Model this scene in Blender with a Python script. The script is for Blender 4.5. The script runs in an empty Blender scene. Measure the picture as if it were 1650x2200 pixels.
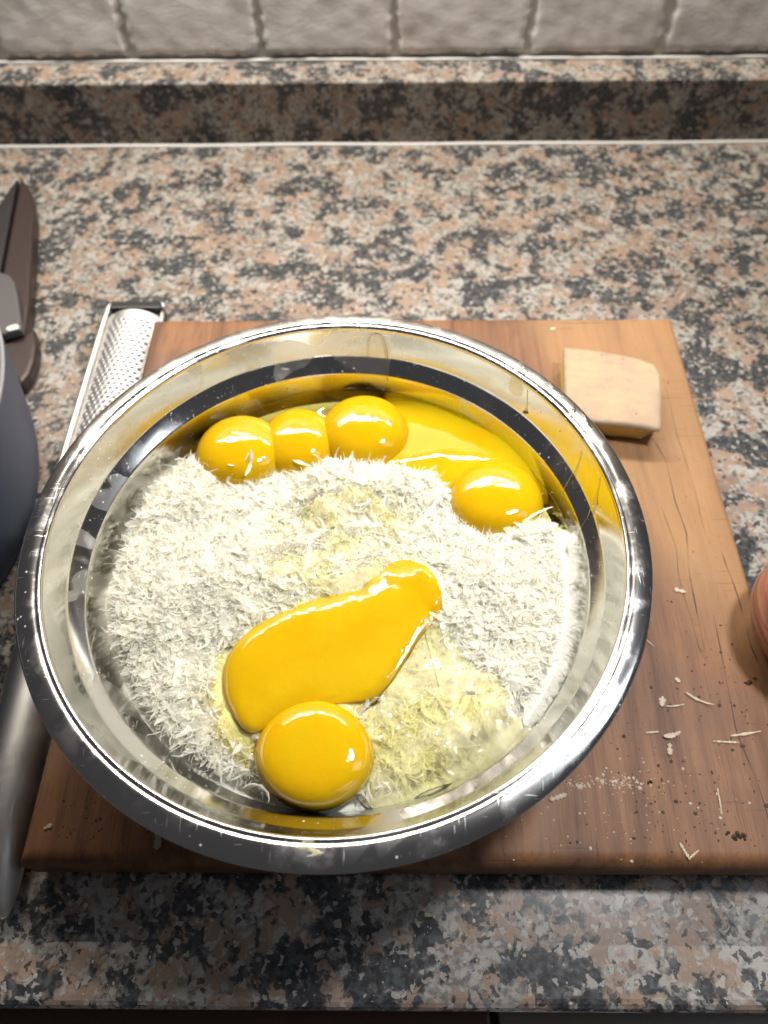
import bpy, bmesh, math, random
import numpy as np
from mathutils import Matrix, Vector
random.seed(7); rng = np.random.default_rng(11)
S = 0.01                      # everything below is written in centimetres
sc = bpy.context.scene
C = sc.collection

# ------------------------------------------------------------------ camera
cam_d = bpy.data.cameras.new("camera"); cam = bpy.data.objects.new("camera", cam_d); C.objects.link(cam)
pitch, yaw, roll = 0.9919, -0.0219, -0.0191
cp, sp = math.cos(pitch), math.sin(pitch)
fwd = Vector((math.sin(yaw)*cp, math.cos(yaw)*cp, -sp))
right = Vector((math.cos(yaw), -math.sin(yaw), 0)); up = right.cross(fwd)
r2 = right*math.cos(roll) + up*math.sin(roll); u2 = -right*math.sin(roll) + up*math.cos(roll)
M = Matrix((r2, u2, -fwd)).transposed().to_4x4(); M.translation = Vector((0, 0, 31.87))*S
cam.matrix_world = M
cam_d.sensor_fit = 'VERTICAL'; cam_d.sensor_height = 24; cam_d.lens = 24*1605.85/2200
cam_d.clip_start = 0.01; cam_d.clip_end = 20
cam_d.dof.use_dof = True; cam_d.dof.focus_distance = 0.285; cam_d.dof.aperture_fstop = 6.0
sc.camera = cam

# ------------------------------------------------------------------ world, lamps, exposure
w = bpy.data.worlds.new("World"); sc.world = w; w.use_nodes = True
bg = w.node_tree.nodes["Background"]; bg.inputs[0].default_value = (0.95, 0.93, 1.0, 1); bg.inputs[1].default_value = 0.06
def area(name, loc, size, power, col, rot=(0, 0, 0), size_y=None, shape='RECTANGLE', spread=180):
    d = bpy.data.lights.new(name, 'AREA'); d.shape = shape; d.size = size*S
    if size_y: d.size_y = size_y*S
    d.energy = power; d.color = col; d.spread = math.radians(spread)
    o = bpy.data.objects.new(name, d); C.objects.link(o); o.location = Vector(loc)*S; o.rotation_euler = rot; return o
def spot(name, loc, target, power, col, angle, blend, radius):
    d = bpy.data.lights.new(name, 'SPOT'); d.energy = power; d.color = col
    d.spot_size = math.radians(angle); d.spot_blend = blend; d.shadow_soft_size = radius*S
    o = bpy.data.objects.new(name, d); C.objects.link(o); o.location = Vector(loc)*S
    o.rotation_euler = (Vector(target)-Vector(loc)).to_track_quat('-Z', 'Y').to_euler(); return o
area("shelf_strip_lamp", (-6, 56.0, 47), 72, 6.8, (1.0, 0.92, 0.81), (math.radians(-10), 0, 0), 0.28)
spot("hood_spot_lamp", (21, 19, 51), (2, 12, 0), 9.9, (0.98, 0.975, 0.98), 74, 0.5, 3.6)
area("right_fill_lamp", (62, 4, 62), 42, 0.22, (0.86, 0.93, 1.0), (0, math.radians(48), 0), 20, spread=80)  # unseen soft lamp, added for the right rim highlights and cool fill
sc.view_settings.view_transform = 'Standard'; sc.view_settings.look = 'None'
sc.view_settings.exposure = -0.05; sc.view_settings.gamma = 1.0
sc.cycles.max_bounces = 32; sc.cycles.diffuse_bounces = 24; sc.cycles.transmission_bounces = 24; sc.cycles.glossy_bounces = 6; sc.cycles.transparent_max_bounces = 24; sc.cycles.sample_clamp_indirect = 6.0
sc.cycles.caustics_reflective = False; sc.cycles.caustics_refractive = False

# ------------------------------------------------------------------ node helpers
class NT:
    def __init__(s, name):
        s.m = bpy.data.materials.new(name); s.m.use_nodes = True; s.t = s.m.node_tree
        s.b = s.t.nodes["Principled BSDF"]; s.out = s.t.nodes["Material Output"]
    def n(s, typ, **kw):
        nd = s.t.nodes.new(typ)
        for k, v in kw.items(): setattr(nd, k, v)
        return nd
    def l(s, a, b): s.t.links.new(a, b)
    def inp(s, sock, v):
        if isinstance(v, bpy.types.NodeSocket): s.l(v, sock)
        elif v is not None: sock.default_value = v
    def math(s, op, a, b=None, c=None, clamp=False):
        nd = s.n('ShaderNodeMath', operation=op, use_clamp=clamp)
        for i, v in enumerate((a, b, c)): s.inp(nd.inputs[i], v)
        return nd.outputs[0]
    def vmath(s, op, a, b=None):
        nd = s.n('ShaderNodeVectorMath', operation=op); s.inp(nd.inputs[0], a)
        if b is not None: s.inp(nd.inputs[1], b)
        return nd.outputs[0]
    def mix(s, f, a, b, mode='MIX'):
        nd = s.n('ShaderNodeMix', data_type='RGBA', blend_type=mode); s.inp(nd.inputs[0], f)
        s.inp(nd.inputs[6], a if isinstance(a, bpy.types.NodeSocket) else (*a, 1)); s.inp(nd.inputs[7], b if isinstance(b, bpy.types.NodeSocket) else (*b, 1))
        return nd.outputs[2]
    def ramp(s, f, stops, interp='LINEAR'):
        nd = s.n('ShaderNodeValToRGB'); nd.color_ramp.interpolation = interp; e = nd.color_ramp.elements
        while len(e) < len(stops): e.new(0.5)
        for el, (p, c) in zip(e, stops):
            el.position = p; el.color = (*c, 1) if len(c) == 3 else c
        s.inp(nd.inputs[0], f); return nd.outputs[0]
    def sstep(s, x, lo, hi):
        nd = s.n('ShaderNodeMapRange', interpolation_type='SMOOTHSTEP'); s.inp(nd.inputs[0], x)
        nd.inputs[1].default_value = lo; nd.inputs[2].default_value = hi; return nd.outputs[0]
    def co(s): return s.n('ShaderNodeTexCoord').outputs['Object']
    def noise(s, v, scale, detail=3, rough=.55, dist=0, out=0):
        nd = s.n('ShaderNodeTexNoise'); s.inp(nd.inputs['Vector'], v); nd.inputs['Scale'].default_value = scale
        nd.inputs['Detail'].default_value = detail; nd.inputs['Roughness'].default_value = rough; nd.inputs['Distortion'].default_value = dist
        return nd.outputs[out]
    def vor(s, v, scale, out='Color', feature='F1', rnd=1.0):
        nd = s.n('ShaderNodeTexVoronoi', feature=feature); s.inp(nd.inputs['Vector'], v); nd.inputs['Scale'].default_value = scale
        nd.inputs['Randomness'].default_value = rnd; return nd.outputs[out]
    def sep(s, c):
        nd = s.n('ShaderNodeSeparateColor'); s.inp(nd.inputs[0], c); return nd.outputs
    def mapv(s, v, scale=(1, 1, 1), loc=(0, 0, 0), rot=(0, 0, 0)):
        nd = s.n('ShaderNodeMapping'); s.inp(nd.inputs[0], v); nd.inputs['Scale'].default_value = scale
        nd.inputs['Location'].default_value = loc; nd.inputs['Rotation'].default_value = rot; return nd.outputs[0]
    def bump(s, h, strength, dist=0.001, normal=None):
        nd = s.n('ShaderNodeBump'); nd.inputs['Strength'].default_value = strength; nd.inputs['Distance'].default_value = dist
        s.inp(nd.inputs['Height'], h)
        if normal is not None: s.l(normal, nd.inputs['Normal'])
        s.l(nd.outputs[0], s.b.inputs['Normal']); return nd.outputs[0]
    def set(s, **kw):
        for k, v in kw.items():
            nm = {'base': 'Base Color', 'rough': 'Roughness', 'metal': 'Metallic', 'sss': 'Subsurface Weight', 'sssr': 'Subsurface Radius',
                  'ssss': 'Subsurface Scale', 'spec': 'Specular IOR Level', 'coat': 'Coat Weight', 'coatr': 'Coat Roughness', 'aniso': 'Anisotropic'}[k]
            if isinstance(v, tuple) and k == 'base': v = (*v, 1)
            s.inp(s.b.inputs[nm], v)
        return s.m

# ------------------------------------------------------------------ materials
def granite():
    k = NT("granite"); v = k.co()
    d = k.noise(v, 120, 4, .6, 0, 1)
    nd = k.n('ShaderNodeVectorMath', operation='SCALE'); k.l(k.vmath('SUBTRACT', d, (.5, .5, .5)), nd.inputs[0]); nd.inputs[3].default_value = 0.0085
    p = k.vmath('ADD', v, nd.outputs[0])
    a = k.sep(k.vor(p, 78)); b = k.sep(k.vor(p, 205)); c = k.sep(k.vor(p, 480))
    fine = k.noise(v, 900, 3, .6); mid = k.noise(v, 265, 4, .62)
    pink = k.mix(a[1], (.33, .23, .17), (.235, .168, .132)); pink = k.mix(k.math('MULTIPLY', k.sstep(mid, .5, .68), .55), pink, (.38, .31, .26))
    grey = k.mix(k.sstep(mid, .38, .62), (.15, .142, .132), (.38, .36, .325)); grey = k.mix(k.sstep(b[0], .7, .78), grey, (.37, .35, .32))
    dark = k.mix(k.sstep(mid, .40, .66), (.013, .015, .018), (.085, .09, .10))
    nA = k.math('ADD', k.noise(p, 54, 4, .6), k.math('MULTIPLY', k.math('SUBTRACT', b[1], .5), .13))
    nB = k.math('ADD', k.noise(k.mapv(p, (1, 1, 1), (3.1, 1.7, .4)), 66, 4, .6), k.math('MULTIPLY', k.math('SUBTRACT', b[2], .5), .16))
    col = k.mix(k.sstep(nB, .465, .54), pink, grey)
    col = k.mix(k.sstep(nA, .488, .56), col, dark)
    col = k.mix(k.math('MULTIPLY', k.sstep(c[0], .88, .93), .85), col, (.02, .021, .024)); col = k.mix(k.math('MULTIPLY', k.sstep(c[1], .9, .93), .8), col, (.42, .40, .36))
    col = k.mix(.3, col, k.mix(fine, k.mix(.8, col, (0, 0, 0)), k.mix(.25, col, (.6, .57, .53))))
    k.bump(fine, .06, .0004)
    return k.set(base=col, rough=k.math('ADD', k.math('MULTIPLY', fine, .16), .16), spec=.45)
def wood(name, base_a, base_b, dark, patina=.35):
    k = NT(name); v = k.co()
    at = k.n('ShaderNodeAttribute', attribute_type='OBJECT', attribute_name='tint').outputs['Fac']
    sh = k.n('ShaderNodeCombineXYZ'); k.l(k.math('MULTIPLY', at, 3.1), sh.inputs[0]); k.l(k.math('MULTIPLY', at, 1.7), sh.inputs[1])
    vv = k.vmath('ADD', v, sh.outputs[0])
    wob = k.noise(k.mapv(vv, (12, 3, 12)), 1.0, 2); wv = k.vmath('ADD', k.mapv(vv, (1, .075, 1)), k.vmath('MULTIPLY', (1, 0, 0), wob))
    nd = k.n('ShaderNodeVectorMath', operation='SCALE'); k.l(k.vmath('MULTIPLY', (1, 0, 0), k.noise(k.mapv(vv, (9, 4, 9)), 1.0, 2, out=1)), nd.inputs[0]); nd.inputs[3].default_value = .02
    wv = k.vmath('ADD', k.mapv(vv, (1, .06, 1)), nd.outputs[0])
    g1 = k.noise(wv, 130, 5, .62); g2 = k.noise(k.mapv(vv, (1, .025, 1)), 1500, 3, .7); g3 = k.noise(vv, 14, 3, .55)
    col = k.mix(k.sstep(g1, .34, .66), base_a, base_b)
    col = k.mix(k.math('MULTIPLY', k.sstep(g1, .57, .68), .65), col, dark)
    col = k.mix(k.math('MULTIPLY', k.sstep(g2, .50, .68), .5), col, dark)
    col = k.mix(k.math('MULTIPLY', k.sstep(g3, .46, .64), patina), col, (.112, .058, .040))
    pale = k.noise(k.mapv(vv, (1, .5, 1), (.3, .1, 0)), 30, 3); col = k.mix(k.math('MULTIPLY', k.sstep(pale, .55, .75), .3), col, (.37, .25, .165))
    xz = k.n('ShaderNodeSeparateXYZ'); k.l(v, xz.inputs[0]); nx = k.noise(k.mapv(v, (1, .12, 1)), 26, 2); lt = k.math('MULTIPLY', k.sstep(k.math('ADD', xz.outputs[0], k.math('ADD', k.math('MULTIPLY', xz.outputs[1], .35), k.math('MULTIPLY', nx, .06))), .215, .25), .55); col = k.mix(lt, col, k.mix(g1, (.47, .28, .12), (.33, .175, .08)))
    # pores and knife marks
    pr = k.vor(k.mapv(vv, (1, .3, 1)), 700, 'Distance'); col = k.mix(k.math('MULTIPLY', k.sstep(pr, .16, .06), .6), col, (.09, .045, .025))
    cut = k.noise(k.mapv(vv, (.035, 1, 1), (0, 0, 0), (0, 0, .12)), 900, 1, .5); cm = k.math('MULTIPLY', k.sstep(cut, .70, .74), k.sstep(g3, .45, .6))
    col = k.mix(k.math('MULTIPLY', cm, .5), col, (.1, .055, .035))
    h = k.math('ADD', k.math('MULTIPLY', g2, .7), k.math('MULTIPLY', cm, -.5)); k.bump(h, .28, .0005)
    return k.set(base=col, rough=k.math('ADD', k.math('MULTIPLY', g1, .25), .42), spec=.35)
def steel(name, col=(.74, .735, .72), rough=.1, brushed=0, smudge=.12, speck=True, patch=.16):
    k = NT(name); v = k.co()
    s1 = k.noise(v, 55, 4, .65); s2 = k.noise(k.mapv(v, (1, 1, 1), (0, 0, 0), (.3, .5, 1.1)), 700, 2, .6)
    r = k.math('ADD', k.math('MULTIPLY', k.sstep(s1, .48, .72), smudge), rough)
    pt = k.noise(v, 24, 2, .4, 1.2); r = k.math('ADD', r, k.math('MULTIPLY', k.sstep(pt, .56, .575), patch if not brushed else 0))
    if brushed: r = k.math('ADD', r, k.math('MULTIPLY', k.noise(k.mapv(v, (1, .02, 1)), 2500, 2), brushed))
    c = k.mix(k.math('MULTIPLY', k.sstep(s1, .5, .75), .25), col, (.62, .61, .59))
    sc_ = k.noise(k.mapv(v, (1, .04, .3), (0, 0, 0), (.2, .1, .7)), 1700, 1, .5); sc2 = k.noise(k.mapv(v, (.05, 1, .3), (0, 0, 0), (.1, .4, .35)), 1500, 1, .5)
    scr = k.math('MAXIMUM', k.sstep(sc_, .72, .76), k.sstep(sc2, .73, .77))
    r = k.math('ADD', r, k.math('MULTIPLY', scr, .25))
    k.bump(k.math('ADD', k.math('MULTIPLY', s2, .15), scr), .035, .0004)
    k.set(base=c, rough=r, metal=1.0)
    if speck:
        m = k.math('MULTIPLY', k.sstep(k.vor(v, 260, 'Distance'), .13, .09), k.sstep(k.noise(v, 40, 2), .52, .62))
        nd = k.math('SUBTRACT', 1.0, m); k.l(nd, k.b.inputs['Metallic']); k.set(base=k.mix(m, c, (.72, .70, .66)))
    return k.m
def stone_tile():
    k = NT("stone_tile"); v = k.co()
    n1 = k.noise(k.mapv(v, (1, 1, 1.8), (0, 0, 0), (0, .5, 0)), 95, 6, .72); n2 = k.noise(k.mapv(v, (1, 1, 1.6), (0, 0, 0), (0, .6, 0)), 330, 4, .65); n3 = k.noise(v, 22, 2)
    col = k.mix(k.sstep(n3, .35, .65), (.72, .705, .68), (.64, .615, .61)); col = k.mix(k.math('MULTIPLY', n2, .6), col, (.72, .71, .69))
    col = k.mix(k.math('MULTIPLY', k.sstep(n1, .55, .8), .35), col, (.52, .49, .47))
    k.bump(k.math('ADD', n1, k.math('MULTIPLY', n2, .5)), .35, .0012); return k.set(base=col, rough=.5, spec=.5)
def simple(name, base, rough=.5, metal=0., bumpsc=None, bs=.2, var=.0, **kw):
    k = NT(name); v = k.co(); n = k.noise(v, bumpsc or 300, 4, .6)
    if bumpsc: k.bump(n, bs, .0006)
    col = k.mix(k.math('MULTIPLY', n, var), base, tuple(x*.45 for x in base)) if var else base
    return k.set(base=col, rough=rough, metal=metal, **kw)
def thin_yolk(m):
    t = m.node_tree; o = t.nodes['Material Output']; b = t.nodes['Principled BSDF']; at = t.nodes.new('ShaderNodeAttribute'); at.attribute_name = 'thin'
    nz = t.nodes.new('ShaderNodeTexNoise'); nz.inputs['Scale'].default_value = 170; tc = t.nodes.new('ShaderNodeTexCoord'); t.links.new(tc.outputs['Object'], nz.inputs['Vector'])
    ma = t.nodes.new('ShaderNodeMath'); ma.operation = 'MULTIPLY_ADD'; t.links.new(nz.outputs[0], ma.inputs[0]); ma.inputs[1].default_value = .5; ma.inputs[2].default_value = -.25
    ad = t.nodes.new('ShaderNodeMath'); ad.operation = 'ADD'; ad.use_clamp = True; t.links.new(at.outputs['Fac'], ad.inputs[0]); t.links.new(ma.outputs[0], ad.inputs[1])
    ml = t.nodes.new('ShaderNodeMath'); ml.operation = 'MULTIPLY'; t.links.new(ad.outputs[0], ml.inputs[0]); t.links.new(at.outputs['Fac'], ml.inputs[1])
    tr = t.nodes.new('ShaderNodeBsdfTransparent'); tr.inputs[0].default_value = (.97, .82, .22, 1); mx = t.nodes.new('ShaderNodeMixShader')
    t.links.new(ml.outputs[0], mx.inputs[0]); t.links.new(b.outputs[0], mx.inputs[1]); t.links.new(tr.outputs[0], mx.inputs[2]); t.links.new(mx.outputs[0], o.inputs[0]); return m
def yolk(name="egg_yolk", a=(.61, .355, .003), b=(.59, .38, .004), bs=.3):
    k = NT(name); v = k.co(); n = k.noise(v, 45, 2, .5); n2 = k.noise(v, 230, 3, .55)
    k.bump(k.math('ADD', n, k.math('MULTIPLY', n2, .3)), bs, .0022)
    return k.set(base=k.mix(k.sstep(n, .35, .65), a, b), rough=.05, spec=.36, sss=.35, sssr=(1.0, .45, .05), ssss=.004)
def film(name, tint, bsc=(90, 330), bstr=.5, dist=.002, milk=0.0, rough=.03, mscale=130, mcol=(.93, .88, .56)):
    k = NT(name); v = k.co(); k.t.nodes.remove(k.b)
    n = k.math('ADD', k.noise(v, bsc[0], 3, .55), k.math('MULTIPLY', k.noise(v, bsc[1], 2, .5), .35))
    bp = k.n('ShaderNodeBump'); bp.inputs['Strength'].default_value = bstr; bp.inputs['Distance'].default_value = dist; k.l(n, bp.inputs['Height'])
    tr = k.n('ShaderNodeBsdfTransparent'); tr.inputs[0].default_value = (*tint, 1)
    gl = k.n('ShaderNodeBsdfGlossy'); gl.inputs['Roughness'].default_value = rough; k.l(bp.outputs[0], gl.inputs['Normal'])
    fr = k.n('ShaderNodeFresnel'); fr.inputs[0].default_value = 1.38; k.l(bp.outputs[0], fr.inputs['Normal'])
    base = tr.outputs[0]
    if milk:
        df = k.n('ShaderNodeBsdfDiffuse'); df.inputs[0].default_value = (*mcol, 1)
        mm = k.n('ShaderNodeMixShader'); k.l(k.math('MULTIPLY', k.sstep(k.noise(v, mscale, 4, .6), .3, .7), milk*2), mm.inputs[0]); k.l(base, mm.inputs[1]); k.l(df.outputs[0], mm.inputs[2]); base = mm.outputs[0]
    mx = k.n('ShaderNodeMixShader'); k.l(fr.outputs[0], mx.inputs[0]); k.l(base, mx.inputs[1]); k.l(gl.outputs[0], mx.inputs[2])
    k.l(mx.outputs[0], k.out.inputs[0]); return k.m
def shred_mat(name, a, b, wet=0):
    k = NT(name); k.t.nodes.remove(k.b)
    g = k.n('ShaderNodeNewGeometry').outputs['Random Per Island']; col = k.mix(g, a, b)
    df = k.n('ShaderNodeBsdfDiffuse'); k.l(col, df.inputs[0]); nsoft = k.vmath('NORMALIZE', k.vmath('ADD', k.n('ShaderNodeNewGeometry').outputs['Normal'], (0, 0, 2.4))); k.l(nsoft, df.inputs['Normal']); tl = k.n('ShaderNodeBsdfTranslucent'); k.l(col, tl.inputs[0])
    mx = k.n('ShaderNodeMixShader'); mx.inputs[0].default_value = .36; k.l(df.outputs[0], mx.inputs[1]); k.l(tl.outputs[0], mx.inputs[2])
    gl = k.n('ShaderNodeBsdfGlossy'); gl.inputs['Roughness'].default_value = .1 if wet else .38
    m2 = k.n('ShaderNodeMixShader'); m2.inputs[0].default_value = .07 if wet else .03; tp = k.n('ShaderNodeBsdfTransparent'); tp.inputs[0].default_value = (1, .99, .94, 1); m0 = k.n('ShaderNodeMixShader'); m0.inputs[0].default_value = .42; k.l(mx.outputs[0], m0.inputs[1]); k.l(tp.outputs[0], m0.inputs[2]); k.l(m0.outputs[0], m2.inputs[1]); k.l(gl.outputs[0], m2.inputs[2])
    k.l(m2.outputs[0], k.out.inputs[0]); return k.m
def onion_mat():
    k = NT("onion_skin"); v = k.co()
    sp_ = k.n('ShaderNodeSeparateXYZ'); k.l(v, sp_.inputs[0])
    ang = k.math('ARCTAN2', sp_.outputs[0], sp_.outputs[2]); w_ = k.math('ADD', k.math('MULTIPLY', ang, 3.2), k.math('MULTIPLY', k.noise(v, 60, 2), .5))
    st = k.noise(k.mapv(v, (1, .05, 1)), 10, 1); cx = k.n('ShaderNodeCombineXYZ'); k.l(w_, cx.inputs[0])
    s = k.noise(cx.outputs[0], 3.0, 4, .6)
    col = k.mix(k.sstep(s, .35, .65), (.42, .21, .13), (.25, .085, .055)); col = k.mix(k.sstep(s, .62, .72), col, (.55, .33, .22))
    k.bump(s, .3, .0012); return k.set(base=col, rough=.36, spec=.5)
m_gran = granite()
m_woods = [wood("wood", (.255, .117, .049), (.155, .069, .034), (.062, .027, .015), .5)]
m_steel = steel("polished_steel", rough=.12); m_rim = steel("scuffed_rim_steel", (.70, .685, .665), rough=.17, smudge=.2, patch=.06)
m_brush = steel("satin_steel", (.70, .685, .66), .36, .12, speck=False); m_blade = steel("blade_steel", (.62, .61, .61), .45, .05, speck=False)
m_tile = stone_tile(); m_grout = simple("grout", (.68, .65, .60), .9, bumpsc=500, bs=.8, var=.3)
m_seal = simple("sealant", (.62, .61, .60), .3)
m_yolk = yolk(); m_yolk2 = yolk("broken_yolk", (.575, .345, .003), (.60, .38, .006)); thin_yolk(m_yolk2); m_yolkpool = yolk("spread_yolk", (.59, .345, .003), (.56, .39, .005), .1)
m_film = film("wet_egg_white", (.985, .97, .76), (190, 560), .8, .003, .34); m_gel = film("egg_white_gel", (.975, .96, .70), (110, 330), .12, .003, .26, .015, 60, (.92, .88, .60))
m_pool = film("clear_egg_white", (.88, .85, .45), (30, 140), .25, .002)
m_drip = film("egg_drip", (.96, .95, .85), (300, 600), .3, .001); m_smear = film("dried_smear", (.9, .9, .88), (400, 900), .8, .001, .4, .15)
m_shred = shred_mat("grated_cheese", (.985, .975, .90), (.972, .955, .84)); m_mound = simple("cheese_bed", (.97, .95, .83), .6, bumpsc=420, bs=.9, var=.08)
m_flake = shred_mat("cheese_flake", (.86, .82, .70), (.80, .72, .55)); m_wet = shred_mat("wet_cheese", (.95, .91, .72), (.92, .87, .60), 1)
m_crumb = simple("pepper_crumb", (.055, .03, .018), .8); m_crack = simple("wood_crack", (.06, .038, .03), .9)
m_black = simple("black_plastic", (.012, .012, .013), .35); m_paste = simple("cheese_paste", (.95, .72, .28), .45, bumpsc=160, bs=.3, var=.25, sss=.7, ssss=.012)
m_pot = simple("pot_enamel", (.030, .045, .085), .5, bumpsc=90, bs=.05, var=.4); m_potin = simple("pot_coating", (.27, .27, .29), .5, bumpsc=1400, bs=.6, var=.6)
m_tool = simple("dark_brown_tool", (.035, .020, .017), .45, bumpsc=200, bs=.1, var=.5); m_tool2 = simple("black_tool", (.016, .015, .017), .5)
m_clasp = simple("grey_clasp", (.09, .085, .09), .45, bumpsc=250, bs=.1, var=.2); m_rivet = simple("rivet_metal", (.85, .84, .76), .3, .3)
m_onion = onion_mat(); m_cab = simple("dark_cabinet_wood", (.07, .035, .02), .45, var=.4); m_cab2 = simple("grey_cabinet", (.16, .14, .12), .4)
def rind():
    k = NT("cheese_rind"); v = k.co(); n = k.noise(k.mapv(v, (.5, 1.3, 1)), 210, 5, .7); n2 = k.noise(v, 48, 4, .6)
    col = k.mix(k.sstep(n2, .35, .7), (.43, .325, .20), (.37, .265, .19)); col = k.mix(k.math('MULTIPLY', k.sstep(n, .45, .7), .35), col, (.30, .205, .14))
    d = k.math('MULTIPLY', k.sstep(k.vor(v, 170, 'Distance'), .13, .07), k.sstep(k.noise(v, 70, 2), .5, .6)); col = k.mix(d, col, (.2, .12, .07))
    k.bump(n, .5, .0008); return k.set(base=col, rough=.6, spec=.3)
m_rind = rind()

# ------------------------------------------------------------------ mesh helpers
def tag(o, label=None, cat=None, group=None, kind=None):
    for k_, v_ in (('label', label), ('category', cat), ('group', group), ('kind', kind)):
        if v_: o[k_] = v_
    return o
def thing(name, label, cat, loc=(0, 0, 0), group=None):
    o = bpy.data.objects.new(name, None); C.objects.link(o); o.empty_display_size = .01; o.location = Vector(loc)*S
    return tag(o, label, cat, group)
def obj(name, verts, faces, mat, parent=None, smooth=True, cm=True, loc=None):
    me = bpy.data.meshes.new(name); V = np.asarray(verts, float)*(S if cm else 1)
    if loc is None and parent is not None: V = V - np.array(parent.location)
    elif loc is not None: V = V - np.array(loc)*S
    me.from_pydata([tuple(x) for x in V], [], [tuple(f) for f in faces]); me.update()
    if smooth: me.polygons.foreach_set('use_smooth', [True]*len(me.polygons))
    me.materials.append(mat); o = bpy.data.objects.new(name, me); C.objects.link(o)
    if parent is not None: o.parent = parent
    if loc is not None: o.location = Vector(loc)*S
    return o
def recalc(o):
    bm = bmesh.new(); bm.from_mesh(o.data); bmesh.ops.recalc_face_normals(bm, faces=bm.faces); bm.to_mesh(o.data); bm.free(); return o
def bevelled(o, w_, seg=2, ang=30):
    m = o.modifiers.new('bevel', 'BEVEL'); m.width = w_*S; m.segments = seg; m.limit_method = 'ANGLE'; m.angle_limit = math.radians(ang); m.harden_normals = False
    return o
def boxv(x0, x1, y0, y1, z0, z1):
    v = [(x, y, z) for z in (z0, z1) for y in (y0, y1) for x in (x0, x1)]
    return v, [(0, 2, 3, 1), (4, 5, 7, 6), (0, 1, 5, 4), (2, 6, 7, 3), (0, 4, 6, 2), (1, 3, 7, 5)]
def box(name, x0, x1, y0, y1, z0, z1, mat, parent=None, bev=0, smooth=False):
    o = obj(name, *boxv(x0, x1, y0, y1, z0, z1), mat, parent, smooth)
    return bevelled(o, bev, 3) if bev else o
def prism(name, poly, z0, z1, mat, parent=None, bev=0.05, zt=None):
    n = len(poly); zt = zt or [z1]*n
    v = [(x, y, z0) for x, y in poly] + [(x, y, z) for (x, y), z in zip(poly, zt)]
    f = [tuple(range(n))[::-1], tuple(range(n, 2*n))] + [(i, (i+1) % n, n+(i+1) % n, n+i) for i in range(n)]
    o = recalc(obj(name, v, f, mat, parent, False)); return bevelled(o, bev, 2) if bev else o
def lathe(name, prof, mat, parent, seg=160, a0=0, a1=2*math.pi, centre=(0, 0), closed=False):
    full = abs(a1-a0-2*math.pi) < 1e-6; ns = seg if full else seg+1
    v, f = [], []
    for i in range(ns):
        a = a0+(a1-a0)*i/seg; v += [(centre[0]+r*math.cos(a), centre[1]+r*math.sin(a), z) for r, z in prof]
    m = len(prof)
    for i in range(seg):
        j = (i+1) % ns
        for k_ in range(m-1 if not closed else m):
            q = (k_+1) % m; f.append((i*m+k_, j*m+k_, j*m+q, i*m+q))
    return obj(name, v, f, mat, parent)
def tube(pts, rad, seg=8):
    P = np.asarray(pts, float); n = len(P); rad = np.broadcast_to(np.asarray(rad, float), (n,)); v, f = [], []
    for i in range(n):
        t = P[min(i+1, n-1)]-P[max(i-1, 0)]; t /= np.linalg.norm(t)+1e-9
        a = np.cross(t, (0, 0, 1.)); a = a if np.linalg.norm(a) > 1e-3 else np.array((1., 0, 0)); a /= np.linalg.norm(a); b = np.cross(a, t)
        v += [tuple(P[i]+rad[i]*(math.cos(q)*a+math.sin(q)*b)) for q in np.linspace(0, 2*math.pi, seg, endpoint=False)]
    for i in range(n-1):
        for k_ in range(seg): f.append((i*seg+k_, i*seg+(k_+1) % seg, (i+1)*seg+(k_+1) % seg, (i+1)*seg+k_))
    f.append(tuple(range(seg))); f.append(tuple(range((n-1)*seg, n*seg))[::-1]); return v, f
class SN:     # smooth sum-of-sines noise
    def __init__(s, seed, scale, n=14):
        r = np.random.default_rng(seed); a = r.uniform(0, 6.28, n); k_ = scale*r.uniform(.5, 1.7, n); s.kx, s.ky, s.p = k_*np.cos(a), k_*np.sin(a), r.uniform(0, 6.28, n); s.n = n
    def __call__(s, x, y):
        x = np.asarray(x, float)[..., None]; y = np.asarray(y, float)[..., None]; return np.sin(x*s.kx+y*s.ky+s.p).sum(-1)/math.sqrt(s.n/2)
def inside(x, y, poly):
    x = np.asarray(x, float); y = np.asarray(y, float); r = np.zeros(x.shape, bool); n = len(poly)
    for i in range(n):
        (x0, y0), (x1, y1) = poly[i], poly[i-1]
        c_ = ((y0 > y) != (y1 > y)) & (x < (x1-x0)*(y-y0)/((y1-y0) if y1 != y0 else 1e-9)+x0); r ^= c_
    return r
def smooth_poly(poly, n=120, it=2):
    P = np.asarray(poly, float)
    for _ in range(it): Q = np.roll(P, -1, 0); P = np.stack([.75*P+.25*Q, .25*P+.75*Q], 1).reshape(-1, 2)
    d = np.r_[0, np.cumsum(np.linalg.norm(np.roll(P, -1, 0)-P, axis=1))]; t = np.linspace(0, d[-1], n, endpoint=False); PP = np.vstack([P, P[:1]])
    return np.stack([np.interp(t, d, PP[:, 0]), np.interp(t, d, PP[:, 1])], 1)
def blob(poly, ctr, zfun, rings=26, n=140, power=1.0, it=2):
    """star-shaped sheet: zfun(x,y,t) with t = 0 at the centre and 1 at the outline"""
    P = smooth_poly(poly, n, it); c_ = np.asarray(ctr, float); v = [(c_[0], c_[1], float(zfun(np.array(c_[0]), np.array(c_[1]), np.array(0.))))]; f = []
    for k_ in range(1, rings+1):
        t = math.sin(k_/rings*math.pi/2)**power; Q = c_+(P-c_)*t; z = zfun(Q[:, 0], Q[:, 1], np.full(n, t)); v += [tuple(x) for x in np.column_stack([Q, z])]
    for i in range(n): f.append((0, 1+i, 1+(i+1) % n))
    for k_ in range(rings-1):
        a = 1+k_*n; b = a+n
        for i in range(n): f.append((a+i, b+i, b+(i+1) % n, a+(i+1) % n))
    return v, f

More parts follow.
